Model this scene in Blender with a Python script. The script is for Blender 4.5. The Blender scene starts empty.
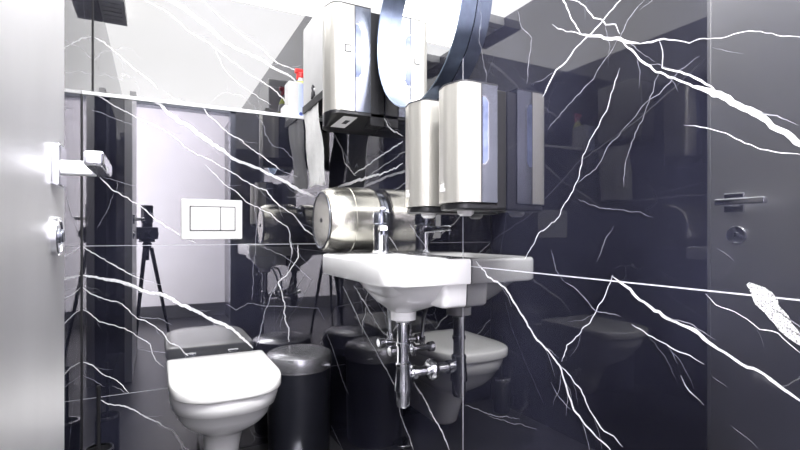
import bpy, bmesh, math, random
from mathutils import Vector, Matrix
random.seed(7)
PI = math.pi
col = bpy.context.scene.collection

# ------------------------------------------------------------------ room dimensions (metres)
RX = 0.705      # right wall
LX = -0.24      # left wall
YC = 2.10       # face of the tiled cistern boxing
YB = 2.45       # recessed wall above the boxing
ZL = 1.44       # top of the boxing (ledge)
ZC = 2.06       # ceiling
H = 0.91        # eye height

VEINS_LEFT = [[(0.95,1.5,5),(1.2,1.35,6),(1.5,1.22,5),(1.8,1.0,5),(2.08,0.88,5)],[(2.06,1.9,4),(2.2,1.7,4),(2.44,1.72,4)],[(1.7,0.1,6),(1.85,0.3,6),(1.93,0.42,5),(1.98,0.55,4)],[(1.86,1.42,3),(1.95,1.1,4),(2.02,0.8,4),(2.0,0.6,3)]]
LAMP_CORRIDOR = 60
FILL_CORRIDOR_WALL = 105
FILL_ROOM = 25
VEINS_BACK = [
    [(-0.235,1.768,7.8),(-0.198,1.753,7.8),(-0.161,1.72,7.7),(-0.122,1.687,7.8),(-0.083,1.653,7.9),(-0.028,1.616,8.0),(0.013,1.576,8.0)],
    [(-0.044,1.973,7.6),(0.038,1.945,7.8),(0.088,1.909,7.8),(0.139,1.868,7.9),(0.209,1.838,8.0),(0.259,1.809,8.1),(0.313,1.775,8.2),(0.37,1.735,8.3),(0.461,1.689,8.4),(0.556,1.637,8.6),(0.607,1.587,8.7)],
    [(0.013,2.013,23.2),(0.122,1.972,28.6),(0.2,1.923,29.1),(0.245,1.893,24.4),(0.295,1.85,24.7),(0.384,1.817,19.9),(0.476,1.792,20.4),(0.526,1.76,18.0),(0.597,1.741,15.7),(0.665,1.699,9.3)],
    [(0.2,2.028,7.5),(0.295,1.952,7.6),(0.384,1.896,7.7),(0.476,1.848,7.9),(0.556,1.786,7.9),(0.665,1.762,7.9)],
]
VEINS_BACK_FAINT = [
    [(0.259,1.809,3.5),(0.295,1.723,3.6),(0.346,1.667,3.8),(0.422,1.619,3.8),(0.526,1.567,3.9)],
]
VEINS_CISTERN = [
    [(-0.208,1.439,4.7),(-0.189,1.427,4.7),(-0.16,1.412,4.8),(-0.138,1.396,4.8),(-0.105,1.381,4.9),(-0.071,1.365,4.9),(-0.03,1.347,5.0),(0.011,1.332,5.0),(0.047,1.311,5.0),(0.083,1.287,5.0),(0.105,1.261,5.1),(0.142,1.239,5.2),(0.195,1.219,5.2),(0.265,1.182,5.3),(0.313,1.155,5.4),(0.362,1.124,5.4),(0.429,1.101,5.5),(0.472,1.05,5.6),(0.516,1.016,5.6),(0.552,0.995,5.7),(0.579,0.959,5.7),(0.602,0.928,5.7),(0.639,0.905,5.7)],
    [(0.183,1.193,3.8),(0.261,1.115,3.9),(0.313,1.083,3.9),(0.354,1.042,4.0),(0.395,1.026,4.0),(0.446,1.002,4.0),(0.481,0.967,4.1),(0.525,0.937,4.1),(0.534,0.906,4.1),(0.543,0.816,4.1)],
    [(-0.017,1.438,11.4),(0.018,1.423,15.2),(0.047,1.391,19.0),(0.083,1.367,21.4),(0.134,1.34,21.6),(0.179,1.304,23.7),(0.21,1.282,20.0),(0.257,1.257,18.2),(0.289,1.23,16.3),(0.337,1.212,12.3),(0.404,1.191,13.4),(0.429,1.175,16.8),(0.49,1.152,15.4),(0.552,1.12,17.3),(0.606,1.095,15.3),(0.653,1.079,13.2)],
    [(0.172,1.434,5.1),(0.195,1.4,5.3),(0.233,1.371,5.3),(0.281,1.33,5.4),(0.313,1.316,5.5),(0.362,1.278,5.5),(0.404,1.255,5.6),(0.446,1.224,5.6),(0.49,1.192,5.7)],
    [(-0.183,1.124,4.9),(-0.157,1.095,4.9),(-0.138,1.073,5.1),(-0.098,1.052,5.2),(-0.051,1.019,5.2),(-0.01,0.981,5.2),(0.039,0.938,5.3),(0.09,0.906,5.4),(0.149,0.873,5.5)],
    [(-0.239,0.866,4.6),(-0.189,0.828,4.7),(-0.138,0.792,4.7),(-0.098,0.764,4.8),(-0.071,0.748,4.9),(-0.051,0.739,5.0)],
    [(-0.239,0.758,10.4),(-0.195,0.749,10.5),(-0.151,0.736,12.4),(-0.111,0.727,14.2),(-0.071,0.709,14.1),(-0.017,0.679,14.4),(0.032,0.668,16.4),(0.075,0.638,14.5),(0.119,0.615,16.5),(0.164,0.587,14.7),(0.21,0.555,16.9),(0.265,0.529,15.1),(0.309,0.492,13.1),(0.374,0.421,11.4)],
    [(-0.239,0.714,4.0),(-0.214,0.69,4.1),(-0.17,0.665,4.3),(-0.111,0.643,4.2),(-0.078,0.602,4.1),(-0.058,0.581,4.3),(-0.037,0.575,4.4),(0.004,0.544,4.3),(0.032,0.514,4.2),(0.054,0.476,4.3),(0.09,0.456,4.4),(0.119,0.417,4.3)],
    [(-0.239,0.633,3.6),(-0.208,0.608,3.5),(-0.183,0.58,3.7),(-0.138,0.565,3.9),(-0.098,0.546,3.8),(-0.051,0.507,3.7),(-0.017,0.48,3.6),(-0.01,0.448,3.6),(0.004,0.411,3.6),(0.032,0.383,3.8)],
    [(-0.239,0.437,4.4),(-0.208,0.422,4.2),(-0.183,0.392,4.2),(-0.151,0.369,4.3),(-0.118,0.342,4.2),(-0.088,0.299,4.1)],
    [(-0.189,0.292,5.1),(-0.157,0.268,5.4),(-0.105,0.252,5.4),(-0.065,0.226,5.3),(-0.024,0.191,5.3),(0.061,0.128,5.3),(0.09,0.083,5.2),(0.127,0.027,5.3)],
    [(0.068,0.119,3.2),(0.105,0.036,3.2)],
    [(0.57,0.861,5.4),(0.57,0.803,5.4),(0.516,0.724,5.4),(0.481,0.699,5.2),(0.498,0.654,5.1),(0.512,0.592,5.2),(0.512,0.53,5.2),(0.529,0.493,5.2),(0.529,0.431,5.3)],
]
VEINS_CISTERN_FAINT = [
    [(-0.208,1.372,2.8),(-0.17,1.362,2.8),(-0.131,1.347,2.8),(-0.091,1.336,2.8),(-0.075,1.33,2.8)],
    [(0.49,1.192,3.0),(0.534,1.177,3.0),(0.57,1.165,3.0)],
    [(0.379,1.442,2.6),(0.421,1.378,2.6),(0.425,1.344,2.6),(0.459,1.295,2.7),(0.507,1.286,2.7),(0.552,1.24,2.8)],
    [(-0.176,1.124,2.5),(-0.128,1.112,2.5),(-0.085,1.098,2.5),(-0.065,1.096,2.6)],
    [(-0.128,1.112,2.2),(-0.128,1.074,2.2)],
    [(-0.138,1.062,1.7),(-0.157,1.004,1.7),(-0.176,0.966,1.7),(-0.192,0.932,1.7)],
    [(-0.051,0.739,2.5),(-0.024,0.726,2.5),(0.025,0.708,2.5)],
    [(-0.058,0.589,2.5),(0.011,0.579,2.5),(0.061,0.547,2.5)],
    [(-0.058,0.465,2.0),(0.018,0.444,2.0),(0.047,0.437,2.0)],
    [(-0.239,0.389,2.2),(-0.202,0.365,2.2),(-0.167,0.334,2.2)],
    [(-0.144,0.334,2.3),(-0.091,0.299,2.3)],
    [(0.481,0.699,3.5),(0.446,0.631,3.5),(0.425,0.58,3.4),(0.408,0.499,3.4),(0.387,0.428,3.4)],
    [(0.538,0.883,3.0),(0.547,0.83,3.0),(0.529,0.768,3.0),(0.521,0.733,3.0)],
    [(0.404,0.858,2.3),(0.49,0.822,2.3),(0.543,0.785,2.3),(0.634,0.701,2.4)],
    [(0.265,0.617,2.1),(0.305,0.589,2.2),(0.354,0.615,2.3),(0.421,0.598,2.3),(0.662,0.572,2.4),(0.696,0.514,2.4)],
    [(0.379,1.056,1.9),(0.391,0.949,1.9),(0.374,0.756,1.9),(0.37,0.627,1.9)],
]
VEINS_RIGHT = [
    [(1.89,0.691,7.7),(1.693,0.56,6.8),(1.519,0.47,5.9),(1.402,0.408,6.4),(1.359,0.323,6.7),(1.298,0.276,6.2),(1.272,0.243,6.3)],
    [(1.765,0.703,7.4),(1.654,0.65,7.2),(1.519,0.575,6.3),(1.439,0.559,5.0)],
    [(1.272,0.457,7.5),(1.2,0.421,7.5),(1.161,0.391,7.4),(1.108,0.362,7.4),(1.073,0.324,7.6)],
    [(0.956,0.843,6.1),(0.909,0.808,5.4),(0.851,0.79,5.2),(0.81,0.754,5.6),(0.772,0.714,5.3),(0.72,0.677,4.9),(0.683,0.652,5.0),(0.665,0.612,5.0),(0.648,0.577,4.9),(0.604,0.55,4.4),(0.564,0.532,4.1)],
    [(0.683,0.652,3.1),(0.631,0.621,3.1),(0.611,0.589,3.1),(0.58,0.562,2.9),(0.56,0.561,2.7),(0.542,0.549,2.8)],
    [(0.562,0.839,2.2),(0.58,0.797,2.2),(0.604,0.76,2.1),(0.636,0.721,2.1),(0.665,0.696,2.3),(0.678,0.661,2.6)],
    [(0.564,0.837,2.5),(0.548,0.828,6.2),(0.496,0.796,6.7),(0.45,0.776,6.2),(0.421,0.768,7.5),(0.396,0.752,5.8),(0.365,0.737,5.6),(0.331,0.727,5.3),(0.311,0.714,5.8),(0.287,0.702,5.6)],
    [(0.525,0.76,2.2),(0.481,0.743,2.1),(0.45,0.733,2.0),(0.408,0.722,1.9)],
    [(0.442,0.697,1.6),(0.429,0.677,1.6),(0.408,0.663,1.5)],
    [(0.406,0.824,1.8),(0.392,0.81,1.8),(0.36,0.8,1.7),(0.337,0.785,1.6),(0.316,0.784,1.6),(0.287,0.76,1.5)],
    [(0.351,0.844,25.0),(0.34,0.832,29.6),(0.328,0.818,26.5),(0.314,0.801,22.4),(0.302,0.785,18.8),(0.283,0.767,18.4)],
    [(0.68,1.383,4.1),(0.675,1.365,3.8),(0.662,1.34,3.6),(0.648,1.311,3.4),(0.627,1.279,3.3)],
    [(0.678,1.372,2.5),(0.648,1.353,2.4),(0.62,1.328,2.4),(0.602,1.3,2.3),(0.584,1.29,2.2),(0.576,1.278,2.2),(0.556,1.271,2.2),(0.548,1.251,2.4)],
    [(0.704,1.329,1.5),(0.667,1.3,1.7),(0.634,1.283,2.2),(0.615,1.273,5.5),(0.58,1.256,6.5),(0.548,1.243,7.3),(0.525,1.228,7.0),(0.51,1.221,5.7)],
    [(0.532,1.312,3.0),(0.568,1.297,3.2),(0.584,1.286,3.3),(0.606,1.275,3.3),(0.624,1.269,3.3),(0.648,1.258,3.5),(0.667,1.242,3.5),(0.693,1.234,3.7),(0.709,1.215,4.0),(0.729,1.19,4.1)],
    [(0.544,1.239,4.4),(0.532,1.222,4.3),(0.51,1.195,4.4),(0.482,1.166,4.3),(0.447,1.144,3.8),(0.424,1.127,4.4),(0.399,1.114,9.8),(0.375,1.098,11.0),(0.349,1.075,10.4),(0.328,1.056,10.1),(0.308,1.037,9.7),(0.285,1.011,8.8)],
    [(0.51,1.221,5.4),(0.489,1.216,4.6),(0.469,1.214,2.4),(0.444,1.202,1.8),(0.429,1.193,1.9),(0.414,1.194,1.6),(0.403,1.19,1.1),(0.384,1.184,1.1),(0.361,1.183,1.6),(0.349,1.181,1.6),(0.323,1.168,0.9),(0.312,1.16,1.4),(0.287,1.148,1.3)],
    [(0.476,1.213,2.0),(0.471,1.197,2.1),(0.471,1.179,2.2),(0.472,1.17,1.8),(0.45,1.158,3.9),(0.429,1.146,3.7),(0.411,1.132,4.8),(0.394,1.116,4.7)],
    [(0.548,1.193,1.8),(0.574,1.126,1.9),(0.606,1.086,2.0),(0.627,1.055,2.0),(0.638,1.011,2.0),(0.685,0.943,2.0),(0.74,0.912,2.1),(0.766,0.876,2.3),(0.782,0.856,2.3)],
    [(0.437,1.073,0.8),(0.421,1.069,1.4),(0.399,1.06,1.7),(0.366,1.04,1.7),(0.336,1.021,1.6),(0.305,1.011,1.6),(0.287,1.005,1.5)],
    [(1.511,1.334,6.7),(1.447,1.272,5.4),(1.345,1.223,4.5)],
    [(1.345,1.207,4.9),(1.447,1.191,5.1),(1.553,1.179,5.4),(1.673,1.158,5.7),(1.765,1.149,5.7)],
    [(1.345,1.137,4.8),(1.447,1.123,4.8),(1.616,1.121,11.0),(1.744,1.119,15.7),(1.951,1.114,13.0)],
    [(2.003,1.353,7.5),(1.902,1.274,8.5),(1.866,1.206,7.6),(1.744,1.139,5.6)],
    [(1.447,0.9,4.7),(1.38,0.858,4.5)],
]
VEINS_RIGHT_FAINT = [
    [(2.128,0.462,7.6),(2.016,0.398,7.8),(1.89,0.29,7.5),(1.82,0.252,6.6)],
    [(2.043,0.05,7.2),(1.89,-0.001,6.7)],
    [(1.598,0.701,4.0),(1.455,0.624,3.7)],
    [(0.707,0.614,1.9),(0.683,0.589,1.8),(0.653,0.575,1.6)],
    [(0.67,0.817,1.7),(0.631,0.798,1.7),(0.6,0.773,1.6),(0.546,0.769,1.4)],
    [(0.707,0.88,1.4),(0.693,0.839,1.4),(0.67,0.817,1.2)],
    [(0.464,0.738,0.9),(0.447,0.713,0.9)],
    [(0.396,0.707,1.0),(0.377,0.698,1.0)],
    [(0.371,0.646,1.0),(0.36,0.641,1.0),(0.34,0.629,1.0)],
    [(0.389,0.889,0.9),(0.368,0.873,0.9)],
    [(0.499,1.291,1.7),(0.532,1.269,1.8),(0.54,1.255,1.8),(0.548,1.244,1.8)],
    [(0.552,1.244,1.5),(0.568,1.224,1.5),(0.584,1.212,1.5),(0.602,1.19,1.6),(0.62,1.182,1.5),(0.667,1.153,1.6),(0.715,1.12,1.7)],
    [(0.476,1.166,1.2),(0.498,1.115,1.2),(0.53,1.049,1.3),(0.54,0.989,1.3)],
    [(0.414,1.169,1.1),(0.444,1.158,1.2),(0.476,1.13,1.2),(0.507,1.117,1.3),(0.532,1.094,1.3),(0.574,1.061,1.4),(0.597,1.027,1.4),(0.638,1.006,1.4)],
    [(0.397,1.176,0.7),(0.373,1.161,0.7),(0.356,1.152,0.7)],
    [(0.56,0.924,1.1),(0.578,0.899,1.2),(0.595,0.86,1.2)],
    [(0.638,0.976,1.0),(0.589,0.956,0.9),(0.54,0.951,0.9),(0.487,0.937,0.8)],
    [(0.804,1.397,2.0),(0.791,1.355,1.7),(0.76,1.322,1.9),(0.769,1.275,2.3),(0.776,1.23,2.3)],
    [(1.89,1.264,3.8),(1.798,1.185,3.6)],
    [(1.298,0.941,3.0),(1.188,0.858,2.8)],
    [(1.003,0.473,1.8),(0.89,0.485,1.6),(0.797,0.508,1.4)],
    [(0.909,0.479,1.3),(0.746,0.505,1.1)],
    [(0.51,1.276,1.3),(0.476,1.287,1.3)],
    [(0.536,1.237,1.0),(0.51,1.208,0.9),(0.484,1.183,0.9)],
]

# ------------------------------------------------------------------ materials
def new_mat(name):
    m = bpy.data.materials.new(name)
    m.use_nodes = True
    return m, m.node_tree, m.node_tree.nodes['Principled BSDF']

def mat(name, color, rough=0.5, metal=0.0, ior=1.5, noise=0.0, scale=30.0, stretch=(1, 1, 1), bump=0.0,
        coat=0.0, emit=0.0, aniso=0.0):
    m, nt, p = new_mat(name)
    p.inputs['Base Color'].default_value = (*color, 1)
    p.inputs['Roughness'].default_value = rough
    p.inputs['Metallic'].default_value = metal
    p.inputs['IOR'].default_value = ior
    p.inputs['Coat Weight'].default_value = coat
    if emit:
        p.inputs['Emission Color'].default_value = (*color, 1)
        p.inputs['Emission Strength'].default_value = emit
    tc = nt.nodes.new('ShaderNodeTexCoord')
    mp = nt.nodes.new('ShaderNodeMapping')
    mp.inputs['Scale'].default_value = stretch
    nz = nt.nodes.new('ShaderNodeTexNoise')
    nz.inputs['Scale'].default_value = scale
    nz.inputs['Detail'].default_value = 4
    nt.links.new(tc.outputs['Object'], mp.inputs['Vector'])
    nt.links.new(mp.outputs['Vector'], nz.inputs['Vector'])
    rmp = nt.nodes.new('ShaderNodeValToRGB')
    k = noise
    rmp.color_ramp.elements[0].position = 0.3
    rmp.color_ramp.elements[1].position = 0.7
    rmp.color_ramp.elements[0].color = (*[c * (1 - k) for c in color], 1)
    rmp.color_ramp.elements[1].color = (*[min(1, c * (1 + k)) for c in color], 1)
    nt.links.new(nz.outputs['Fac'], rmp.inputs['Fac'])
    nt.links.new(rmp.outputs['Color'], p.inputs['Base Color'])
    if bump:
        b = nt.nodes.new('ShaderNodeBump')
        b.inputs['Strength'].default_value = bump
        b.inputs['Distance'].default_value = 0.002
        nt.links.new(nz.outputs['Fac'], b.inputs['Height'])
        nt.links.new(b.outputs['Normal'], p.inputs['Normal'])
    return m

def marble(name, ior=2.4):
    m, nt, p = new_mat(name)
    p.inputs['Roughness'].default_value = 0.015
    p.inputs['IOR'].default_value = ior
    tc = nt.nodes.new('ShaderNodeTexCoord')
    # cloudy dark body colour
    nz = nt.nodes.new('ShaderNodeTexNoise')
    nz.inputs['Scale'].default_value = 3.0
    nz.inputs['Detail'].default_value = 6
    nt.links.new(tc.outputs['Object'], nz.inputs['Vector'])
    body = nt.nodes.new('ShaderNodeValToRGB')
    body.color_ramp.elements[0].position = 0.35
    body.color_ramp.elements[0].color = (0.006, 0.006, 0.010, 1)
    body.color_ramp.elements[1].position = 0.75
    body.color_ramp.elements[1].color = (0.021, 0.022, 0.037, 1)
    nt.links.new(nz.outputs['Fac'], body.inputs['Fac'])
    # hair-thin secondary veining: a warped Voronoi cell edge broken up by noise
    wz = nt.nodes.new('ShaderNodeTexNoise')
    wz.inputs['Scale'].default_value = 5.0
    wz.inputs['Detail'].default_value = 5
    nt.links.new(tc.outputs['Object'], wz.inputs['Vector'])
    mixv = nt.nodes.new('ShaderNodeMix')
    mixv.data_type = 'VECTOR'
    mixv.inputs['Factor'].default_value = 0.22
    nt.links.new(tc.outputs['Object'], mixv.inputs['A'])
    nt.links.new(wz.outputs['Color'], mixv.inputs['B'])
    vo = nt.nodes.new('ShaderNodeTexVoronoi')
    vo.feature = 'DISTANCE_TO_EDGE'
    vo.inputs['Scale'].default_value = 4.2
    nt.links.new(mixv.outputs['Result'], vo.inputs['Vector'])
    edge = nt.nodes.new('ShaderNodeMapRange')
    edge.inputs['From Min'].default_value = 0.0
    edge.inputs['From Max'].default_value = 0.010
    edge.inputs['To Min'].default_value = 1.0
    edge.inputs['To Max'].default_value = 0.0
    nt.links.new(vo.outputs['Distance'], edge.inputs['Value'])
    br = nt.nodes.new('ShaderNodeTexNoise')
    br.inputs['Scale'].default_value = 2.6
    nt.links.new(tc.outputs['Object'], br.inputs['Vector'])
    brr = nt.nodes.new('ShaderNodeMapRange')
    brr.inputs['From Min'].default_value = 0.56
    brr.inputs['From Max'].default_value = 0.72
    brr.inputs['To Max'].default_value = 0.30
    nt.links.new(br.outputs['Fac'], brr.inputs['Value'])
    mul = nt.nodes.new('ShaderNodeMath')
    mul.operation = 'MULTIPLY'
    nt.links.new(edge.outputs['Result'], mul.inputs[0])
    nt.links.new(brr.outputs['Result'], mul.inputs[1])
    mx = nt.nodes.new('ShaderNodeMix')
    mx.data_type = 'RGBA'
    nt.links.new(mul.outputs['Value'], mx.inputs['Factor'])
    nt.links.new(body.outputs['Color'], mx.inputs['A'])
    mx.inputs['B'].default_value = (0.55, 0.55, 0.6, 1)
    nt.links.new(mx.outputs['Result'], p.inputs['Base Color'])
    return m

M = {}
M['marble'] = marble('polished_black_marble')
M['vein'] = mat('white_marble_vein', (0.66, 0.66, 0.68), 0.12, ior=1.8, noise=0.2, scale=170)
M['vein_patch'] = mat('speckled_white_quartz_patch', (0.52, 0.52, 0.55), 0.15, ior=1.6, noise=0.9, scale=420)
M['vein_faint'] = mat('grey_marble_vein', (0.30, 0.30, 0.34), 0.08, ior=2.4, noise=0.35, scale=90)
M['grout'] = mat('pale_grout', (0.50, 0.50, 0.54), 0.5, noise=0.05)
M['sealant'] = mat('dark_sealant', (0.008, 0.008, 0.01), 0.5, noise=0.1)
M['ceiling'] = mat('white_ceiling_added_glow', (1.0, 0.99, 0.985), 0.9, noise=0.0, emit=4.0)  # plain white ceiling; glow added to its material in place of light fittings
M['floor'] = mat('dark_floor_tile', (0.03, 0.03, 0.034), 0.3, noise=0.3, scale=12)
M['white_wall'] = mat('white_painted_wall', (0.80, 0.78, 0.83), 0.8, noise=0.03, scale=6)
M['dark_base_and_shade'] = mat('dark_skirting_and_door_shade', (0.05, 0.05, 0.06), 0.5, noise=0.1)
M['porcelain'] = mat('white_porcelain', (0.86, 0.86, 0.855), 0.07, ior=1.55, noise=0.01, coat=0.4)
M['seat_plastic'] = mat('white_seat_plastic', (0.92, 0.915, 0.90), 0.16, noise=0.01, coat=0.2)
M['white_plastic'] = mat('white_plastic', (0.62, 0.615, 0.61), 0.4, noise=0.01)
M['chrome'] = mat('polished_chrome', (0.90, 0.91, 0.94), 0.12, 1.0, noise=0.03)
M['steel'] = mat('brushed_stainless_steel', (0.57, 0.555, 0.51), 0.28, 0.66, noise=0.03, scale=60, stretch=(6, 6, 0.05))
M['steel_cool'] = mat('cool_brushed_steel', (0.26, 0.275, 0.32), 0.22, 0.9, noise=0.0, scale=60, stretch=(6, 6, 0.05))
M['steel_ring'] = mat('turned_stainless_steel', (0.56, 0.545, 0.49), 0.24, 0.95, noise=0.08, scale=80, stretch=(8, 0.3, 0.3))
M['grey_panel'] = mat('grey_satin_panel', (0.58, 0.58, 0.58), 0.34, 0.35, noise=0.05, scale=8)
M['black_plastic'] = mat('black_plastic', (0.010, 0.010, 0.012), 0.42, noise=0.1)
M['black_metal'] = mat('matt_black_metal', (0.014, 0.015, 0.022), 0.36, 0.4, noise=0.1)
M['bin_lid'] = mat('charcoal_brushed_lid', (0.30, 0.30, 0.32), 0.27, 0.8, noise=0.08, scale=40)
M['mirror'] = mat('mirror_glass', (0.93, 0.94, 0.95), 0.004, 1.0, noise=0.0)
M['blue_steel'] = mat('blued_steel_band', (0.30, 0.36, 0.47), 0.30, 1.0, noise=0.12, scale=40, stretch=(1, 1, 1))
M['window_blue'] = mat('blue_level_window', (0.17, 0.20, 0.33), 0.15, 0.3, noise=0.35, scale=25, coat=0.2)
M['paper'] = mat('soft_white_paper', (0.86, 0.86, 0.85), 0.9, noise=0.06, scale=40, bump=0.8)
M['dark_mark'] = mat('dark_printed_mark', (0.03, 0.03, 0.035), 0.5, noise=0.05)
M['grey_mark'] = mat('grey_printed_mark', (0.42, 0.41, 0.38), 0.5, noise=0.05)
M['red'] = mat('red_plastic', (0.72, 0.05, 0.05), 0.35, noise=0.05)
M['lime'] = mat('lime_label', (0.72, 0.80, 0.10), 0.4, noise=0.05)
M['pale_blue'] = mat('pale_blue_print', (0.55, 0.63, 0.90), 0.5, noise=0.05)
M['navy'] = mat('navy_print', (0.05, 0.08, 0.30), 0.5, noise=0.05)
M['door'] = mat('satin_metal_door', (0.78, 0.775, 0.785), 0.42, 1.0, noise=0.05, scale=5, stretch=(1, 1, 0.5))
M['door_edge'] = mat('bright_aluminium_edge', (0.86, 0.86, 0.87), 0.35, 0.5, noise=0.02)
M['vent'] = mat('dark_grey_vent', (0.55, 0.55, 0.56), 0.5, noise=0.1)
M['hose'] = mat('braided_grey_hose', (0.55, 0.56, 0.58), 0.35, 0.7, noise=0.3, scale=300)
M['white_trim'] = mat('white_aluminium_trim', (0.93, 0.93, 0.94), 0.25, 0.0, noise=0.0, coat=0.5)

# ------------------------------------------------------------------ mesh helpers
class MB:
    """collects shapes in world metres, then links them as one mesh object"""
    def __init__(self):
        self.v, self.f, self.mi = [], [], []
    def add(self, vs, fs, m=0):
        o = len(self.v)
        self.v += [tuple(x) for x in vs]
        self.f += [tuple(o + i for i in f) for f in fs]
        self.mi += [m] * len(fs)
        return self
    def box(self, a, b, m=0):
        (x0, y0, z0), (x1, y1, z1) = a, b
        vs = [(x0, y0, z0), (x1, y0, z0), (x1, y1, z0), (x0, y1, z0), (x0, y0, z1), (x1, y0, z1), (x1, y1, z1), (x0, y1, z1)]
        return self.add(vs, [(3, 2, 1, 0), (4, 5, 6, 7), (0, 1, 5, 4), (1, 2, 6, 5), (2, 3, 7, 6), (3, 0, 4, 7)], m)
    def loft(self, rings, cap0=True, cap1=True, m=0):
        n = len(rings[0])
        vs = [p for r in rings for p in r]
        fs = []
        for k in range(len(rings) - 1):
            for i in range(n):
                j = (i + 1) % n
                fs.append((k * n + i, k * n + j, (k + 1) * n + j, (k + 1) * n + i))
        if cap0: fs.append(tuple(reversed(range(n))))
        if cap1: fs.append(tuple((len(rings) - 1) * n + i for i in range(n)))
        return self.add(vs, fs, m)
    def lathe(self, prof, origin, axis='z', n=48, m=0, cap=True):
        """prof: list of (height along axis, radius)"""
        ox, oy, oz = origin
        rings = []
        for h, r in prof:
            ring = []
            for i in range(n):
                a = 2 * PI * i / n
                p, q = r * math.cos(a), r * math.sin(a)
                ring.append({'z': (ox + p, oy + q, oz + h), 'x': (ox + h, oy + p, oz + q), 'y': (ox + q, oy + h, oz + p)}[axis])
            rings.append(ring)
        return self.loft(rings, cap, cap, m)
    def tube(self, pts, r, n=12, m=0):
        pts = [Vector(p) for p in pts]
        rs = r if isinstance(r, (list, tuple)) else [r] * len(pts)
        rings = []
        up = None
        for i, p in enumerate(pts):
            t = (pts[min(i + 1, len(pts) - 1)] - pts[max(i - 1, 0)]).normalized()
            if up is None:
                up = t.orthogonal().normalized()
            up = (up - t * up.dot(t)).normalized()
            w = t.cross(up)
            rings.append([p + (up * math.cos(2 * PI * k / n) + w * math.sin(2 * PI * k / n)) * rs[i] for k in range(n)])
        return self.loft(rings, True, True, m)
    def prism(self, poly, d0, d1, axis='z', m=0):
        """poly in the two other axes, extruded along axis from d0 to d1"""
        def P(a, b, d): return {'z': (a, b, d), 'x': (d, a, b), 'y': (a, d, b)}[axis]
        return self.loft([[P(a, b, d0) for a, b in poly], [P(a, b, d1) for a, b in poly]], True, True, m)
    def build(self, name, mats, parent=None, loc=None, bevel=0.0, smooth=True, angle=35):
        me = bpy.data.meshes.new(name)
        base = Vector((0, 0, 0))
        if parent is not None:
            base = Vector(parent['_o']) if '_o' in parent else Vector(parent.location)
        elif loc is not None:
            base = Vector(loc)
        me.from_pydata([tuple(Vector(v) - base) for v in self.v], [], self.f)
        for m in (mats if isinstance(mats, list) else [mats]):
            me.materials.append(M[m])
        me.polygons.foreach_set('material_index', self.mi)
        bm = bmesh.new(); bm.from_mesh(me)
        bmesh.ops.recalc_face_normals(bm, faces=bm.faces)
        bm.to_mesh(me); bm.free()
        if smooth:
            me.polygons.foreach_set('use_smooth', [True] * len(me.polygons))
            me.set_sharp_from_angle(angle=math.radians(angle))
        o = bpy.data.objects.new(name, me)
        col.objects.link(o)
        if parent is not None:
            o.parent = parent
            pl = ORIGIN.get(parent.name, Vector((0, 0, 0)))
            o.location = (0, 0, 0) if parent.type == 'EMPTY' else (0, 0, 0)
        elif loc is not None:
            o.location = loc
        ORIGIN[o.name] = base
        if bevel:
            b = o.modifiers.new('edge_rounding', 'BEVEL')
            b.width = bevel; b.segments = 3; b.limit_method = 'ANGLE'; b.angle_limit = math.radians(40)
        return o

ORIGIN = {}
def child_base(parent): return ORIGIN[parent.name]

def part(mb, name, mats, parent, **k):
    """a mesh under its thing (or under a part): vertices stay where they were given in the world"""
    base = ORIGIN[parent.name]
    mb2 = MB(); mb2.v = [tuple(Vector(v) - base) for v in mb.v]; mb2.f = mb.f; mb2.mi = mb.mi
    o = mb2.build(name, mats, None, None, **k)
    o.parent = parent
    ORIGIN[o.name] = base
    return o

def empty(name, loc, label, cat, group=None):
    o = bpy.data.objects.new(name, None)
    o.empty_display_size = 0.05
    col.objects.link(o)
    o.location = loc
    ORIGIN[o.name] = Vector(loc)
    o['label'] = label; o['category'] = cat
    if group: o['group'] = group
    return o

def tag(o, label, cat, group=None):
    o['label'] = label; o['category'] = cat
    if group: o['group'] = group
    return o

def struct(mb, name, mats, label=None, cat=None, **k):
    o = mb.build(name, mats, **k)
    o['kind'] = 'structure'
    o['label'] = label; o['category'] = cat
    return o

def rrect(x0, x1, y0, y1, r, z=None, k=6, e=5):
    """rounded rectangle outline; r = radius or four radii (x0y0, x1y0, x1y1, x0y1); constant vertex count"""
    rs = list(r) if isinstance(r, (list, tuple)) else [r] * 4
    cs = [(x0 + rs[0], y0 + rs[0], PI), (x1 - rs[1], y0 + rs[1], 1.5 * PI), (x1 - rs[2], y1 - rs[2], 0), (x0 + rs[3], y1 - rs[3], 0.5 * PI)]
    pts = []
    for i, (cx, cy, a0) in enumerate(cs):
        arc = [(cx + rs[i] * math.cos(a0 + 0.5 * PI * t / k), cy + rs[i] * math.sin(a0 + 0.5 * PI * t / k)) for t in range(k + 1)]
        pts += arc
        nx, ny, na = cs[(i + 1) % 4]
        q = (nx + rs[(i + 1) % 4] * math.cos(na), ny + rs[(i + 1) % 4] * math.sin(na))
        for s in range(1, e):
            pts.append((arc[-1][0] + (q[0] - arc[-1][0]) * s / e, arc[-1][1] + (q[1] - arc[-1][1]) * s / e))
    return pts if z is None else [(a, b, z) for a, b in pts]

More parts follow.
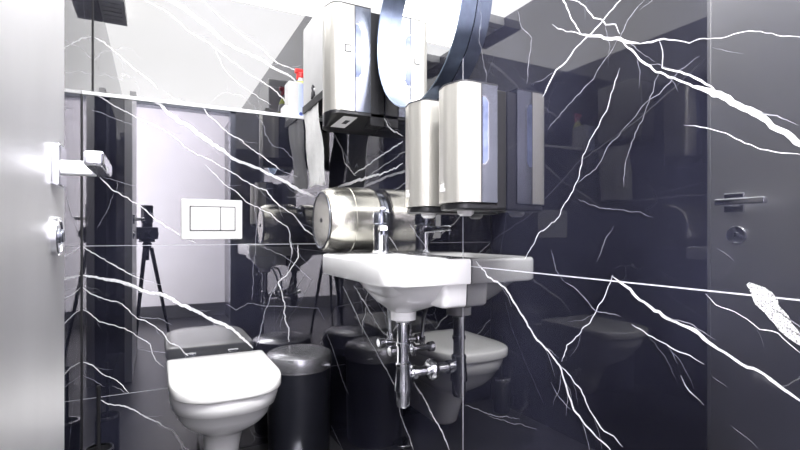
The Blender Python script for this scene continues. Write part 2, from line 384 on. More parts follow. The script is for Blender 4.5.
def ribbon(mb, pts, place, m, branch=True):
    """a jagged vein in a wall's own plane; pts: (a, b, width mm); place(a, b) puts it on the wall face"""
    dense = []
    for i in range(len(pts) - 1):
        (a0, b0, w0), (a1, b1, w1) = pts[i], pts[i + 1]
        L = math.hypot(a1 - a0, b1 - b0)
        n = max(2, min(14, int(L / 0.007)))
        nx, ny = -(b1 - b0) / max(L, 1e-6), (a1 - a0) / max(L, 1e-6)
        drift = 0.0
        for k in range(n):
            t = k / n
            drift = 0.6 * drift + random.uniform(-1, 1) * min(0.0028, 0.045 * L)
            j = 0.0 if k == 0 else drift * math.sin(PI * t) ** 0.5
            dense.append((a0 + (a1 - a0) * t + nx * j, b0 + (b1 - b0) * t + ny * j, w0 + (w1 - w0) * t))
    dense.append(pts[-1])
    vs, fs = [], []
    g1 = g2 = 1.0
    for i, (a, b, w) in enumerate(dense):
        p, q = dense[max(i - 1, 0)], dense[min(i + 1, len(dense) - 1)]
        dx, dy = q[0] - p[0], q[1] - p[1]
        L = math.hypot(dx, dy) or 1
        nx, ny = -dy / L, dx / L
        fade = min(1.0, 0.25 + 0.3 * i, 0.25 + 0.3 * (len(dense) - 1 - i))
        g1 = 0.5 * g1 + 0.5 * random.uniform(0.45, 1.45)
        g2 = 0.5 * g2 + 0.5 * random.uniform(0.45, 1.45)
        h1, h2 = 0.8 * w / 2000 * fade * g1, 0.8 * w / 2000 * fade * g2
        vs += [place(a + nx * h1, b + ny * h1), place(a - nx * h2, b - ny * h2)]
        if i:
            fs.append((2 * i - 2, 2 * i - 1, 2 * i + 1, 2 * i))
        # short hair-thin splinters leaving the vein at a low angle
        if branch and 2 < i < len(dense) - 3 and random.random() < 0.07:
            ang = math.atan2(dy, dx) + random.choice((-1, 1)) * random.uniform(0.25, 0.6)
            l = random.uniform(0.03, 0.09)
            w2 = min(0.35 * w, 2.4)
            ribbon(mb, [(a, b, w2), (a + l * 0.5 * math.cos(ang), b + l * 0.5 * math.sin(ang), w2 * 0.7),
                        (a + l * math.cos(ang + 0.15), b + l * math.sin(ang + 0.15), w2 * 0.4)], place, 2, False)
    mb.add(vs, fs, m)

def veins(mb, strong, faint, place, patch=None):
    for pts in strong: ribbon(mb, pts, place, patch if (patch and min(p[2] for p in pts) > 14) else 1)
    for pts in faint: ribbon(mb, pts, place, 2, False)

EPS = 0.0006
# ------------------------------------------------------------------ the setting
mb = MB().box((RX, -1.6, 0), (RX + 0.1, YB + 0.1, ZC + 0.06))
veins(mb, VEINS_RIGHT, VEINS_RIGHT_FAINT, lambda y, z: (RX - EPS, y, z), 5)
mb.box((RX - 0.0004, -0.1, 0.8275), (RX + 0.01, YC, 0.8297), 3)
mb.box((RX - 0.0004, 1.0111, 0), (RX + 0.01, 1.0128, ZC), 4)
struct(mb, 'wall_right', ['marble', 'vein', 'vein_faint', 'grout', 'grout', 'vein_patch'], 'polished black marble wall with white veins on the right', 'wall', smooth=False)

mb = MB().box((LX - 0.1, -0.1, 0), (LX, YB + 0.1, ZC + 0.06))
for pts in VEINS_LEFT: ribbon(mb, pts, lambda y, z: (LX + EPS, y, z), 2)
struct(mb, 'wall_left', ['marble', 'vein', 'vein_faint'], 'polished black marble side wall behind the open door', 'wall', smooth=False)

mb = MB().box((LX, YB, 0), (RX, YB + 0.1, ZC + 0.06))
veins(mb, VEINS_BACK + VEINS_BACK_FAINT, [], lambda x, z: (x, YB - EPS, z))
mb.box((LX, YB - 0.006, ZL), (LX + 0.004, YB, ZC), 3)
struct(mb, 'wall_back', ['marble', 'vein', 'vein_faint', 'sealant'], 'upper back wall of veined marble above the ledge', 'wall', smooth=False)

mb = MB().box((LX, YC, 0), (RX, YB, ZL - 0.012))
veins(mb, VEINS_CISTERN, VEINS_CISTERN_FAINT, lambda x, z: (x, YC - EPS, z))
mb.box((LX, YC - 0.0004, 0.8645), (RX, YC + 0.01, 0.8665), 3)
mb.box((LX, YC - 0.0004, 0.2975), (RX, YC + 0.01, 0.299), 3)
mb.box((LX, YC - 0.003, 0), (LX + 0.004, YC, ZL - 0.013), 4)
struct(mb, 'wall_cistern', ['marble', 'vein', 'vein_faint', 'grout', 'sealant'], 'marble clad boxing behind the toilet with white veins', 'wall', smooth=False)
struct(MB().box((LX, YC - 0.006, ZL - 0.014), (RX, YB, ZL)), 'trim_ledge', 'white_trim', 'thin white ledge edge along the boxing', 'trim', bevel=0.002)

# front wall with the doorway the view is taken from
mb = MB()
mb.box((LX - 0.9, -0.1, 0), (-0.165, -0.02, ZC + 0.06))
mb.box((0.60, -0.1, 0), (RX, -0.02, ZC + 0.06))
mb.box((-0.165, -0.1, 1.955), (0.60, -0.02, ZC + 0.06))
struct(mb, 'wall_front', 'marble', 'front wall with the doorway', 'wall', smooth=False)
mb = MB()
mb.box((-0.175, -0.115, 0), (-0.14, -0.005, 1.96)); mb.box((0.565, -0.115, 0), (0.61, -0.005, 1.96)); mb.box((-0.175, -0.115, 1.92), (0.61, -0.005, 1.96))
struct(mb, 'trim_doorway', 'steel_cool', 'grey metal frame around the doorway', 'trim', bevel=0.003)

struct(MB().box((LX - 1.0, -1.6, -0.06), (RX + 0.1, YB + 0.1, 0)), 'floor', 'floor', 'dark tiled floor', 'floor', smooth=False)
struct(MB().box((LX - 0.1, -0.1, ZC), (RX + 0.1, YB + 0.1, ZC + 0.05)), 'ceiling', 'ceiling', 'bright white ceiling', 'ceiling', smooth=False)

# corridor outside the doorway
struct(MB().box((LX - 1.0, -1.6, 0), (RX + 0.1, -1.5, 2.5)), 'wall_corridor', 'white_wall', 'pale corridor wall outside the doorway', 'wall', smooth=False)
struct(MB().box((LX - 1.0, -1.5, 0), (LX - 0.9, -0.1, 2.5)), 'wall_corridor_left', 'white_wall', 'pale corridor end wall', 'wall', smooth=False)
struct(MB().box((LX - 1.0, -1.5, 2.44), (RX + 0.1, -0.1, 2.5)), 'ceiling_corridor', 'white_wall', 'corridor ceiling', 'ceiling', smooth=False)
struct(MB().box((LX - 0.9, -1.5, 0), (RX, -1.488, 0.14)), 'baseboard_corridor', 'dark_base_and_shade', 'dark skirting of the corridor wall', 'baseboard', smooth=False)

# ceiling vent box in the far left corner, seen in the polished wall
t = empty('ceiling_vent', (-0.185, 2.17, ZC), 'dark grey vent box on the ceiling in the far left corner', 'vent')
part(MB().box((LX + 0.001, 1.985, ZC - 0.045), (-0.136, 2.29, ZC)), 'vent_box', 'vent', t, bevel=0.002)
mb = MB()
for i in range(5):
    mb.box((LX + 0.012, 2.03 + 0.05 * i, ZC - 0.049), (-0.146, 2.05 + 0.05 * i, ZC - 0.044))
part(mb, 'vent_grille', 'vent', t)
part(MB().box((-0.136, 1.985, ZC - 0.045), (-0.130, 2.29, ZC)), 'side_trim', 'white_plastic', t)

# ------------------------------------------------------------------ open door on the left
DX = -0.122
mb = MB().box((DX - 0.02, 0.10, 0.01), (DX, 0.868, 1.965)).box((DX - 0.04, 0.10, 0.01), (DX - 0.02, 0.868, 1.965), 1)  # back half coloured dark: shade of the gap behind the door
door = struct(mb, 'door_1', ['door', 'dark_base_and_shade'], 'open satin metal door swung in along the left wall', 'door', bevel=0.003)
part(MB().box((DX - 0.041, 0.868, 0.01), (DX - 0.0004, 0.878, 1.965)), 'edge_strip', 'door', door, bevel=0.001)
hz, hy = 1.003, 0.797
rose = part(MB().box((DX, hy - 0.027, hz - 0.028), (DX + 0.010, hy + 0.027, hz + 0.028)), 'handle_rose', 'chrome', door, bevel=0.002)
mb = MB().box((DX + 0.008, hy + 0.002, hz - 0.010), (DX + 0.048, hy + 0.020, hz + 0.010))
part(mb, 'handle_stem', 'door_edge', door, bevel=0.003)
mb = MB().box((DX + 0.044, hy - 0.105, hz - 0.009), (DX + 0.066, hy + 0.024, hz + 0.010))
part(mb, 'lever', 'chrome', door, bevel=0.004)
lz, ly = 0.907, 0.792
mb = MB().lathe([(0, 0.027), (0.006, 0.027), (0.0075, 0.0255), (0.0075, 0.022), (0.006, 0.021), (0.006, 0.0)], (DX, ly, lz), 'x')
lock = part(mb, 'lock_rose', 'chrome', door)
mb = MB().lathe([(0.005, 0.010), (0.010, 0.010), (0.0115, 0.0085)], (DX, ly, lz), 'x', 24)
part(mb, 'lock_cylinder', 'steel_cool', door)
part(MB().box((DX + 0.0112, ly - 0.0015, lz - 0.006), (DX + 0.0120, ly + 0.0015, lz + 0.006)), 'keyhole', 'dark_mark', door)

# ------------------------------------------------------------------ toilet
TX = 0.2175
def dshape(z, hw, yf, yb, e=2.5, n=24, cb=0.0):
    """D-shaped outline: rounded towards the viewer at yf, straight back at yb"""
    ym = yf + min(hw * 1.18, (yb - yf) * 0.62)
    pts = []
    for i in range(n + 1):
        a = PI + PI * i / n
        cx, sy = math.cos(a), math.sin(a)
        pts.append((TX + hw * math.copysign(abs(cx) ** (2 / e), cx), ym - (ym - yf) * abs(sy) ** (2 / e), z))
    for s in (0.33, 0.66):
        pts.append((TX + hw, ym + (yb - cb - ym) * s, z))
    for i in range(5):
        a = 0.5 * PI * i / 4
        pts.append((TX + hw - cb + cb * math.cos(a), yb - cb + cb * math.sin(a), z))
    for i in range(5):
        a = 0.5 * PI + 0.5 * PI * i / 4
        pts.append((TX - hw + cb + cb * math.cos(a), yb - cb + cb * math.sin(a), z))
    for s in (0.66, 0.33):
        pts.append((TX - hw, ym + (yb - cb - ym) * s, z))
    return pts

wc = empty('toilet', (TX, YC, 0.0), 'white wall hung toilet with closed lid below the flush plate', 'toilet')
rings = [dshape(0.045, 0.050, 1.815, YC - 0.001, 2.2), dshape(0.06, 0.058, 1.80, YC - 0.001, 2.2),
         dshape(0.15, 0.062, 1.765, YC - 0.001, 2.2), dshape(0.205, 0.070, 1.735, YC - 0.001, 2.2), dshape(0.225, 0.088, 1.705, YC - 0.001, 2.2),
         dshape(0.245, 0.112, 1.665, YC - 0.001, 2.2), dshape(0.27, 0.137, 1.627, YC - 0.001, 2.3), dshape(0.30, 0.156, 1.596, YC - 0.001, 2.3),
         dshape(0.335, 0.168, 1.572, YC - 0.001, 2.4), dshape(0.338, 0.172, 1.566, YC - 0.001, 2.4), dshape(0.375, 0.176, 1.553, YC - 0.001, 2.5), dshape(0.388, 0.175, 1.553, YC - 0.001, 2.5)]
part(MB().loft(rings), 'bowl', 'porcelain', wc, angle=50)
rings = [dshape(0.388, 0.171, 1.556, 2.01, 2.6, cb=0.01), dshape(0.396, 0.171, 1.556, 2.01, 2.6, cb=0.01)]
part(MB().loft(rings), 'seat', 'seat_plastic', wc)
rings = [dshape(0.394, 0.176, 1.543, 2.012, 2.9, cb=0.012), dshape(0.398, 0.1785, 1.539, 2.014, 2.9, cb=0.014), dshape(0.424, 0.1785, 1.538, 2.014, 2.9, cb=0.014),
         dshape(0.4295, 0.1765, 1.541, 2.012, 2.9, cb=0.014), dshape(0.4325, 0.170, 1.549, 2.004, 2.9, cb=0.014), dshape(0.435, 0.12, 1.62, 1.95, 2.7, cb=0.014)]
part(MB().loft(rings), 'lid', 'seat_plastic', wc, angle=60)
for sx in (-0.085, 0.085):
    part(MB().lathe([(-0.022, 0.010), (0.022, 0.010)], (TX + sx, 2.03, 0.402), 'x', 16), 'hinge', 'chrome', wc)

fp = empty('flush_plate', (0.211, YC, 0.89), 'white dual flush plate on the marble above the toilet', 'flush plate')
part(MB().prism(rrect(0.0935, 0.3285, 0.8885, 1.052, 0.006), YC - 0.011, YC - 0.0007, 'y'), 'plate', 'white_plastic', fp, bevel=0.002)
part(MB().prism(rrect(0.128, 0.2405, 0.926, 1.020, 0.003), YC - 0.0145, YC - 0.010, 'y'), 'flush_button', 'white_plastic', fp, bevel=0.001)
part(MB().prism(rrect(0.2430, 0.2975, 0.926, 1.020, 0.003), YC - 0.0145, YC - 0.010, 'y'), 'flush_button', 'white_plastic', fp, bevel=0.001)
part(MB().prism(rrect(0.1245, 0.3010, 0.9225, 1.0235, 0.003), YC - 0.0114, YC - 0.0105, 'y'), 'button_surround', 'dark_mark', fp)

# ------------------------------------------------------------------ pedal bin
BX, BY = 0.533, 1.945
bn = empty('pedal_bin', (BX, BY, 0), 'black pedal bin with charcoal dome lid beside the toilet', 'bin')
part(MB().lathe([(0, 0.118), (0.012, 0.124), (0.350, 0.130), (0.362, 0.130)], (BX, BY, 0), 'z', 64), 'bin_body', 'black_metal', bn)
part(MB().lathe([(0.361, 0.1315), (0.369, 0.1315)], (BX, BY, 0), 'z', 64), 'rim_ring', 'bin_lid', bn)
part(MB().lathe([(0.369, 0.134), (0.373, 0.136), (0.405, 0.135), (0.418, 0.130), (0.427, 0.115), (0.434, 0.08), (0.4375, 0.04), (0.4385, 0.0)], (BX, BY, 0), 'z', 64), 'lid', 'bin_lid', bn)
part(MB().box((BX + 0.066, BY - 0.127, 0.384), (BX + 0.090, BY - 0.100, 0.391)), 'lid_tab', 'chrome', bn)
part(MB().prism(rrect(BX - 0.10, BX - 0.03, BY - 0.185, BY - 0.10, (0.02, 0.02, 0.002, 0.002)), 0.012, 0.022), 'pedal', 'chrome', bn, bevel=0.002)
part(MB().lathe([(0, 0.121), (0.010, 0.121)], (BX, BY, 0.0), 'z', 64), 'foot_ring', 'black_plastic', bn)

# ------------------------------------------------------------------ toilet brush
QX, QY = -0.172, 1.93
tb = empty('toilet_brush', (QX, QY, 0), 'toilet brush with thin black handle in the back left corner', 'toilet brush')
part(MB().lathe([(0, 0.040), (0.006, 0.043), (0.165, 0.043), (0.168, 0.041), (0.165, 0.038), (0.02, 0.038), (0.02, 0)], (QX, QY, 0), 'z', 32), 'holder', 'black_plastic', tb)
part(MB().lathe([(0.160, 0.0435), (0.170, 0.0450), (0.174, 0.0430), (0.174, 0.0385), (0.166, 0.0380)], (QX, QY, 0), 'z', 32, cap=False), 'holder_ring', 'chrome', tb)
part(MB().lathe([(0.10, 0.0055), (0.375, 0.0062), (0.382, 0.0066), (0.388, 0.005)], (QX, QY, 0), 'z', 16), 'handle', 'black_plastic', tb)
mb = MB()
for k in range(5):
    mb.lathe([(0.03 + 0.02 * k, 0.010), (0.04 + 0.02 * k, 0.030), (0.05 + 0.02 * k, 0.010)], (QX, QY, 0), 'z', 20)
part(mb, 'brush_head', 'white_plastic', tb)

# ------------------------------------------------------------------ wash basin
SX0, SX1, SY0, SY1 = 0.4715, RX - 0.0008, 0.973, 1.465
bs = empty('wash_basin', (0.588, 1.205, 0.68), 'white rectangular hand basin mounted on the right marble wall', 'wash basin')
DX0, DY0 = 0.612, 1.167     # waste outlet
def circ(r, z): return rrect(DX0 - r, DX0 + r, DY0 - r, DY0 + r, r * 0.999, z)
ro = (0.055, 0.004, 0.004, 0.022)
rings = [circ(0.030, 0.672), circ(0.036, 0.674), circ(0.037, 0.697), 
         rrect(0.568, 0.664, 1.105, 1.225, (0.045,) * 4, 0.706), rrect(0.552, 0.690, 1.070, 1.262, (0.055, 0.04, 0.04, 0.055), 0.722),
         rrect(0.538, 0.700, 1.035, 1.295, (0.06, 0.02, 0.02, 0.06), 0.745), rrect(0.527, SX1, 1.010, 1.318, (0.055, 0.004, 0.004, 0.055), 0.768),
         rrect(0.519, SX1, 0.998, 1.332, (0.05, 0.004, 0.004, 0.05), 0.780), rrect(0.505, SX1, 0.990, 1.360, (0.05, 0.004, 0.004, 0.045), 0.784), rrect(SX0 + 0.003, SX1, SY0 + 0.003, SY1 - 0.003, ro, 0.785),
         rrect(SX0, SX1, SY0, SY1, ro, 0.790), rrect(SX0, SX1, SY0, SY1, ro, 0.838), rrect(SX0 + 0.001, SX1, SY0 + 0.001, SY1 - 0.001, ro, 0.8445),
         rrect(SX0 + 0.006, SX1, SY0 + 0.006, SY1 - 0.006, (0.05, 0.004, 0.004, 0.04), 0.848),
         rrect(SX0 + 0.017, 0.668, SY0 + 0.020, 1.300, 0.042, 0.8475), rrect(SX0 + 0.022, 0.664, SY0 + 0.026, 1.292, 0.042, 0.842),
         rrect(SX0 + 0.045, 0.650, SY0 + 0.06, 1.265, 0.05, 0.76), circ(0.045, 0.722), circ(0.022, 0.716)]
mb = MB().loft(rings)
mb.loft([rrect(0.640, SX1, 1.002, 1.330, (0.012, 0.002, 0.002, 0.012), 0.724), rrect(0.636, SX1, 0.996, 1.336, (0.014, 0.002, 0.002, 0.014), 0.730), rrect(0.634, SX1, 0.993, 1.340, (0.014, 0.002, 0.002, 0.014), 0.786)])
part(mb, 'basin_body', 'porcelain', bs, angle=48)
part(MB().lathe([(0.7162, 0.024), (0.719, 0.024), (0.720, 0.018), (0.717, 0.0)], (DX0, DY0, 0), 'z', 24), 'waste_ring', 'chrome', bs)

# tap: pillar body turned towards the user
FX, FY, FZ = 0.630, 1.349, 0.848
tp = empty('basin_tap', (FX, FY, FZ), 'chrome pillar tap standing on the far end of the basin', 'tap')
part(MB().lathe([(0, 0.031), (0.005, 0.031), (0.008, 0.027), (0.014, 0.0245), (0.088, 0.0245), (0.090, 0.022)], (FX, FY, FZ), 'z', 32), 'tap_body', 'chrome', tp)
d = Vector((-0.36, -0.93, 0)).normalized(); w = Vector((-d.y, d.x, 0))
def barsec(c, hw, hh, n=16):
    return [tuple(c + w * (hw * math.copysign(abs(math.cos(2 * PI * i / n)) ** 0.6, math.cos(2 * PI * i / n))) + Vector((0, 0, hh * math.copysign(abs(math.sin(2 * PI * i / n)) ** 0.6, math.sin(2 * PI * i / n))))) for i in range(n)]
c0 = Vector((FX, FY, FZ + 0.074))
part(MB().loft([barsec(c0 + d * 0.005 , 0.015, 0.012), barsec(c0 + d * 0.06 + Vector((0, 0, 0.004)), 0.014, 0.010), barsec(c0 + d * 0.112 + Vector((0, 0, 0.006)), 0.013, 0.009), barsec(c0 + d * 0.118 + Vector((0, 0, 0.005)), 0.010, 0.007)]), 'spout', 'chrome', tp)
part(MB().lathe([(0, 0.0095), (0.012, 0.0095)], tuple(c0 + d * 0.102 + Vector((0, 0, -0.014))), 'z', 20), 'aerator', 'steel_cool', tp)
mb = MB().lathe([(0.091, 0.022), (0.096, 0.0265), (0.122, 0.0265), (0.129, 0.023), (0.132, 0.012), (0.1325, 0.0)], (FX, FY, FZ), 'z', 32)
part(mb, 'lever_cap', 'steel_cool', tp)
c1 = Vector((FX, FY, FZ + 0.126))
part(MB().loft([barsec(c1, 0.010, 0.005), barsec(c1 + d * 0.05 + Vector((0, 0, 0.008)), 0.008, 0.004), barsec(c1 + d * 0.075 + Vector((0, 0, 0.013)), 0.007, 0.003)]), 'lever', 'chrome', tp)

# bottle trap
bt = empty('bottle_trap', (DX0, DY0, 0.43), 'chrome bottle trap and waste pipe hanging under the basin', 'trap')
part(MB().lathe([(0.671, 0.0173), (0.667, 0.0209), (0.662, 0.0209), (0.660, 0.0168), (0.545, 0.0168)], (DX0, DY0, 0), 'z', 32), 'tailpipe', 'chrome', bt)
part(MB().lathe([(0.600, 0.0172), (0.601, 0.0199), (0.610, 0.0199), (0.611, 0.0172)], (DX0, DY0, 0), 'z', 32, cap=False), 'pipe_collar', 'chrome', bt)
part(MB().lathe([(0.556, 0.0172), (0.552, 0.0219), (0.545, 0.0219), (0.542, 0.0204), (0.500, 0.0240), (0.485, 0.0250), (0.478, 0.0250), (0.476, 0.0214)], (DX0, DY0, 0), 'z', 32), 'trap_body', 'chrome', bt)
part(MB().lathe([(0.478, 0.0199), (0.440, 0.0199), (0.432, 0.0163), (0.429, 0.0082), (0.4285, 0.0)], (DX0, DY0, 0), 'z', 32), 'trap_cup', 'chrome', bt)
part(MB().lathe([(0.015, 0.0133), (0.0265, 0.0133), (0.027, 0.0194), (0.040, 0.0194), (0.041, 0.0133), (RX - DX0, 0.0133)], (DX0, DY0, 0.522), 'x', 28), 'outlet_pipe', 'chrome', bt)
part(MB().lathe([(RX - DX0 - 0.014, 0.0138), (RX - DX0 - 0.012, 0.0245), (RX - DX0 - 0.006, 0.0296), (RX - DX0 - 0.0008, 0.0306)], (DX0, DY0, 0.522), 'x', 28), 'wall_flange', 'chrome', bt)

def valve(y, z, label):
    t = empty('angle_valve', (RX, y, z), label, 'valve', 'angle valves under the basin')
    part(MB().lathe([(-0.001, 0.022), (-0.004, 0.022), (-0.008, 0.013)], (RX, y, z), 'x', 24), 'wall_rosette', 'chrome', t)
    part(MB().lathe([(-0.006, 0.0095), (-0.050, 0.0105), (-0.052, 0.008)], (RX, y, z), 'x', 20), 'valve_body', 'chrome', t)
    part(MB().lathe([(0, 0.008), (0.022, 0.008), (0.022, 0.010), (0.034, 0.010)], (RX - 0.036, y, z), 'z', 12), 'outlet', 'chrome', t)
    part(MB().lathe([(-0.050, 0.006), (-0.058, 0.006), (-0.058, 0.015), (-0.076, 0.016), (-0.078, 0.013)], (RX, y, z), 'x', 10), 'knob', 'chrome', t)
valve(1.365, 0.566, 'chrome angle valve under the basin, farther from the trap')
valve(1.285, 0.556, 'chrome angle valve under the basin, nearer to the trap')
def hose(pts, label):
    P = [Vector(p) for p in pts]
    out = []
    for i in range(len(P) - 1):
        a, b, c_, e = P[max(i - 1, 0)], P[i], P[i + 1], P[min(i + 2, len(P) - 1)]
        for k in range(8):
            t = k / 8
            out.append(0.5 * ((2 * b) + (c_ - a) * t + (2 * a - 5 * b + 4 * c_ - e) * t * t + (3 * b - a - 3 * c_ + e) * t ** 3))
    out.append(P[-1])
    o = MB().tube(out, 0.0052, 10).build('supply_hose', 'hose', loc=tuple(P[0]))
    tag(o, label, 'hose', 'supply hoses under the basin')
hose([(RX - 0.036, 1.365, 0.598), (RX - 0.038, 1.368, 0.65), (RX - 0.05, 1.352, 0.70), (RX - 0.064, 1.342, 0.706), (RX - 0.074, 1.335, 0.712)], 'grey flexible hose curving up from the farther angle valve')
hose([(RX - 0.036, 1.285, 0.588), (RX - 0.045, 1.292, 0.64), (RX - 0.066, 1.295, 0.69), (RX - 0.080, 1.292, 0.702)], 'grey flexible hose rising from the nearer angle valve')

# ------------------------------------------------------------------ dispensers on the right wall
def plan(d, w, rn, rf, inset=0.0, x_back=0.0, bulge=0.006):
    """outline (x, y): wall at x = 0, front at x = -d, near side at y = 0"""
    i = inset
    pts = [(-x_back, i)]
    for k in range(9):
        a = 0.5 * PI * k / 8
        pts.append((-d + i + rn - (rn - 0) * math.sin(a), i + rn - rn * math.cos(a)))
    n = 6
    for k in range(1, n):
        t = k / n
        y = i + rn + (w - 2 * i - rn - rf) * t
        pts.append((-d + i - bulge * math.sin(PI * t), y))
    for k in range(9):
        a = 0.5 * PI * k / 8
        pts.append((-d + i + rf - rf * math.cos(a), w - i - rf + rf * math.sin(a)))
    pts.append((-x_back, w - i))
    return pts

def dispenser(name, y0, z0, z1, d, w, rn, rf, seam, back, base_h, label, cat, group, win, sloped=False):
    t = empty(name, (RX, y0, z0), label, cat, group)
    def pp(pl, a, b): return MB().prism([(RX + x, y0 + y) for x, y in pl], a, b)
    part(pp([(-0.0008, 0.003), (-back, 0.003), (-back, w - 0.003), (-0.0008, w - 0.003)], z0 + 0.004, z1 - 0.008), 'back_housing', 'black_plastic', t, bevel=0.002)
    # steel cover: side strip next to the housing and the wrapped front cover, split by the seam
    strip = [(-back, 0.0), (-seam + 0.0012, 0.0), (-seam + 0.0012, w), (-back, w)]
    part(pp(strip, z0 + base_h, z1), 'side_cover', 'steel_cool', t, bevel=0.0008)
    pl = plan(d, w, rn, rf, 0.0, seam + 0.0012)
    part(pp(pl, z0 + base_h, z1), 'front_cover', 'steel', t, bevel=0.0008)
    part(pp([(-seam + 0.0016, -0.0004), (-seam - 0.0016, -0.0004), (-seam - 0.0016, w + 0.0004), (-seam + 0.0016, w + 0.0004)], z0 + base_h, z1), 'seam_gap', 'dark_mark', t)
    part(pp(plan(d, w, rn, rf, -0.0006, back), z1, z1 + 0.0028), 'top_cap', 'dark_mark', t)
    if sloped:   # underside rises towards the near edge
        r0 = [(RX + x, y0 + y) for x, y in plan(d + 0.003, w, rn * 0.9, rf * 0.9, 0.003, 0.001)]
        lo = [(x, max(y, y0 + 0.066)) for x, y in r0]
        part(MB().loft([[(x, y, z0 + base_h) for x, y in r0], [(x, y, z0 + base_h - 0.010) for x, y in r0], [(x, y, z0) for x, y in lo]]), 'base', 'black_plastic', t)
    else:
        part(pp(plan(d, w, rn * 0.9, rf * 0.9, 0.004, 0.001), z0, z0 + base_h), 'base', 'black_plastic', t, bevel=0.004)
    # level window on the near side, its outer corners chamfered
    wz0, wz1, ww = win
    x0, x1, cz = RX - seam + 0.002, RX - seam + 0.002 + ww, ww * 0.75
    poly = [(x0, wz0), (x1 - cz * 0.7, wz0), (x1, wz0 + cz), (x1, wz1 - cz), (x1 - cz * 0.7, wz1), (x0, wz1)]
    fr = [(x0, wz0 - 0.003), (x1 - cz * 0.7, wz0 - 0.003), (x1 + 0.003, wz0 + cz - 0.002), (x1 + 0.003, wz1 - cz + 0.002), (x1 - cz * 0.7, wz1 + 0.003), (x0, wz1 + 0.003)]
    wf = part(MB().prism(fr, y0 - 0.0015, y0 + 0.001, 'y'), 'window_frame', 'chrome', t)
    part(MB().prism(poly, y0 - 0.0022, y0 + 0.001, 'y'), 'level_window', 'window_blue', t)
    return t

# three steel dispensers: the tall one before the mirror, two soap dispensers after it
d1 = dispenser('towel_dispenser', 1.478, 1.275, 1.673, 0.1915, 0.150, 0.034, 0.062, 0.111, 0.053, 0.045,
               'large stainless dispenser with black base left of the round mirror', 'dispenser', 'stainless dispensers on the right wall', (1.434, 1.611, 0.021), sloped=True)
# square emblem with a mark, on its near side
ex, ez, ey = 0.569, 1.526, 1.478
part(MB().prism(rrect(ex - 0.0115, ex + 0.0115, ez - 0.0125, ez + 0.0125, 0.004), ey - 0.0015, ey + 0.001, 'y'), 'emblem_frame', 'dark_mark', d1)
part(MB().prism(rrect(ex - 0.0085, ex + 0.0085, ez - 0.0095, ez + 0.0095, 0.003), ey - 0.0022, ey + 0.001, 'y'), 'emblem_plate', 'white_plastic', d1)
mb = MB().prism([(ex - 0.005, ez + 0.005), (ex - 0.002, ez + 0.005), (ex, ez - 0.001), (ex + 0.002, ez + 0.005), (ex + 0.005, ez + 0.005), (ex + 0.001, ez - 0.006), (ex - 0.001, ez - 0.006)], ey - 0.0028, ey + 0.001, 'y')
part(mb, 'emblem_mark', 'grey_mark', d1)
# white instruction label with a dark print on the sloped underside
def on_slope(x, t, off):      # t = 0 at the near edge, 1 at the far edge of the sloped face
    y, z = 1.4835 + 0.062 * t, 1.3075 - 0.0325 * t
    return (x, y - 0.464 * off, z - 0.886 * off)
def slope_patch(x00, x01, x10, x11, t0, t1, off):
    return MB().add([on_slope(x00, t0, off), on_slope(x01, t0, off), on_slope(x11, t1, off), on_slope(x10, t1, off)], [(0, 1, 2, 3)])
part(slope_patch(0.559, 0.608, 0.530, 0.581, 0.10, 0.97, 0.0012), 'underside_label', 'white_plastic', d1)
part(slope_patch(0.572, 0.589, 0.562, 0.579, 0.38, 0.66, 0.0018), 'label_print', 'dark_mark', d1)

d3 = dispenser('soap_dispenser', 0.838, 0.963, 1.239, 0.127, 0.112, 0.030, 0.035, 0.072, 0.028, 0.016,
               'nearer small stainless soap dispenser with blue level window', 'dispenser', 'stainless dispensers on the right wall', (1.064, 1.209, 0.014))
def small_logo(t, y, z):
    # faint two-step mark low on the front cover
    mb = MB()
    x = RX - 0.127 - 0.0052
    mb.box((x - 0.0009, y - 0.010, z), (x + 0.004, y + 0.010, z + 0.009)).box((x - 0.0009, y - 0.004, z + 0.010), (x + 0.004, y + 0.010, z + 0.018))
    part(mb, 'logo', 'white_plastic', t)
small_logo(d3, 0.838 + 0.062, 1.004)
part(MB().lathe([(0.964, 0.020), (0.956, 0.018), (0.951, 0.012)], (RX - 0.075, 0.838 + 0.056, 0), 'z', 20), 'nozzle', 'white_plastic', d3)
# the second soap dispenser is a copy standing next to the first
d2 = d3.copy(); col.objects.link(d2)
d2.location = (RX, 1.003, 0.963)
d2.scale = (1, 1, 1.0)
d2['label'] = 'farther small stainless soap dispenser, between mirror and the nearer soap dispenser'
for ch in list(d3.children):
    c = ch.copy(); col.objects.link(c); c.parent = d2

# folded paper dispenser in the corner: flat satin front, rounded top corners
y0, y1, z0, z1, xf = 1.785, 2.088, 1.444, 1.822, 0.590
px = empty('paper_dispenser', (RX, y0, z0), 'grey paper dispenser in the far corner with paper hanging out', 'dispenser')
def yz_round(a0, a1, b0, b1, r): return rrect(a0, a1, b0, b1, r)
part(MB().prism(rrect(y0, y1, z0 + 0.032, z1, (0.004, 0.004, 0.012, 0.07)), xf, RX - 0.001, 'x'), 'cover', 'grey_panel', px, bevel=0.006)
part(MB().prism(rrect(y0 + 0.002, y1 - 0.001, z0, z0 + 0.033, (0.008, 0.004, 0.002, 0.002)), xf - 0.004, RX - 0.001, 'x'), 'base', 'black_plastic', px, bevel=0.004)
part(MB().lathe([(0.001, 0.011), (-0.004, 0.011), (-0.005, 0.008)], (xf, 1.93, 1.513), 'x', 20), 'lock', 'chrome', px)
part(MB().prism([(1.910, 1.484), (1.950, 1.478), (1.946, 1.502), (1.938, 1.508), (1.944, 1.524), (1.930, 1.534), (1.918, 1.524), (1.922, 1.506), (1.912, 1.500)], xf - 0.0062, xf + 0.001, 'x'), 'lock_mark', 'dark_mark', px)
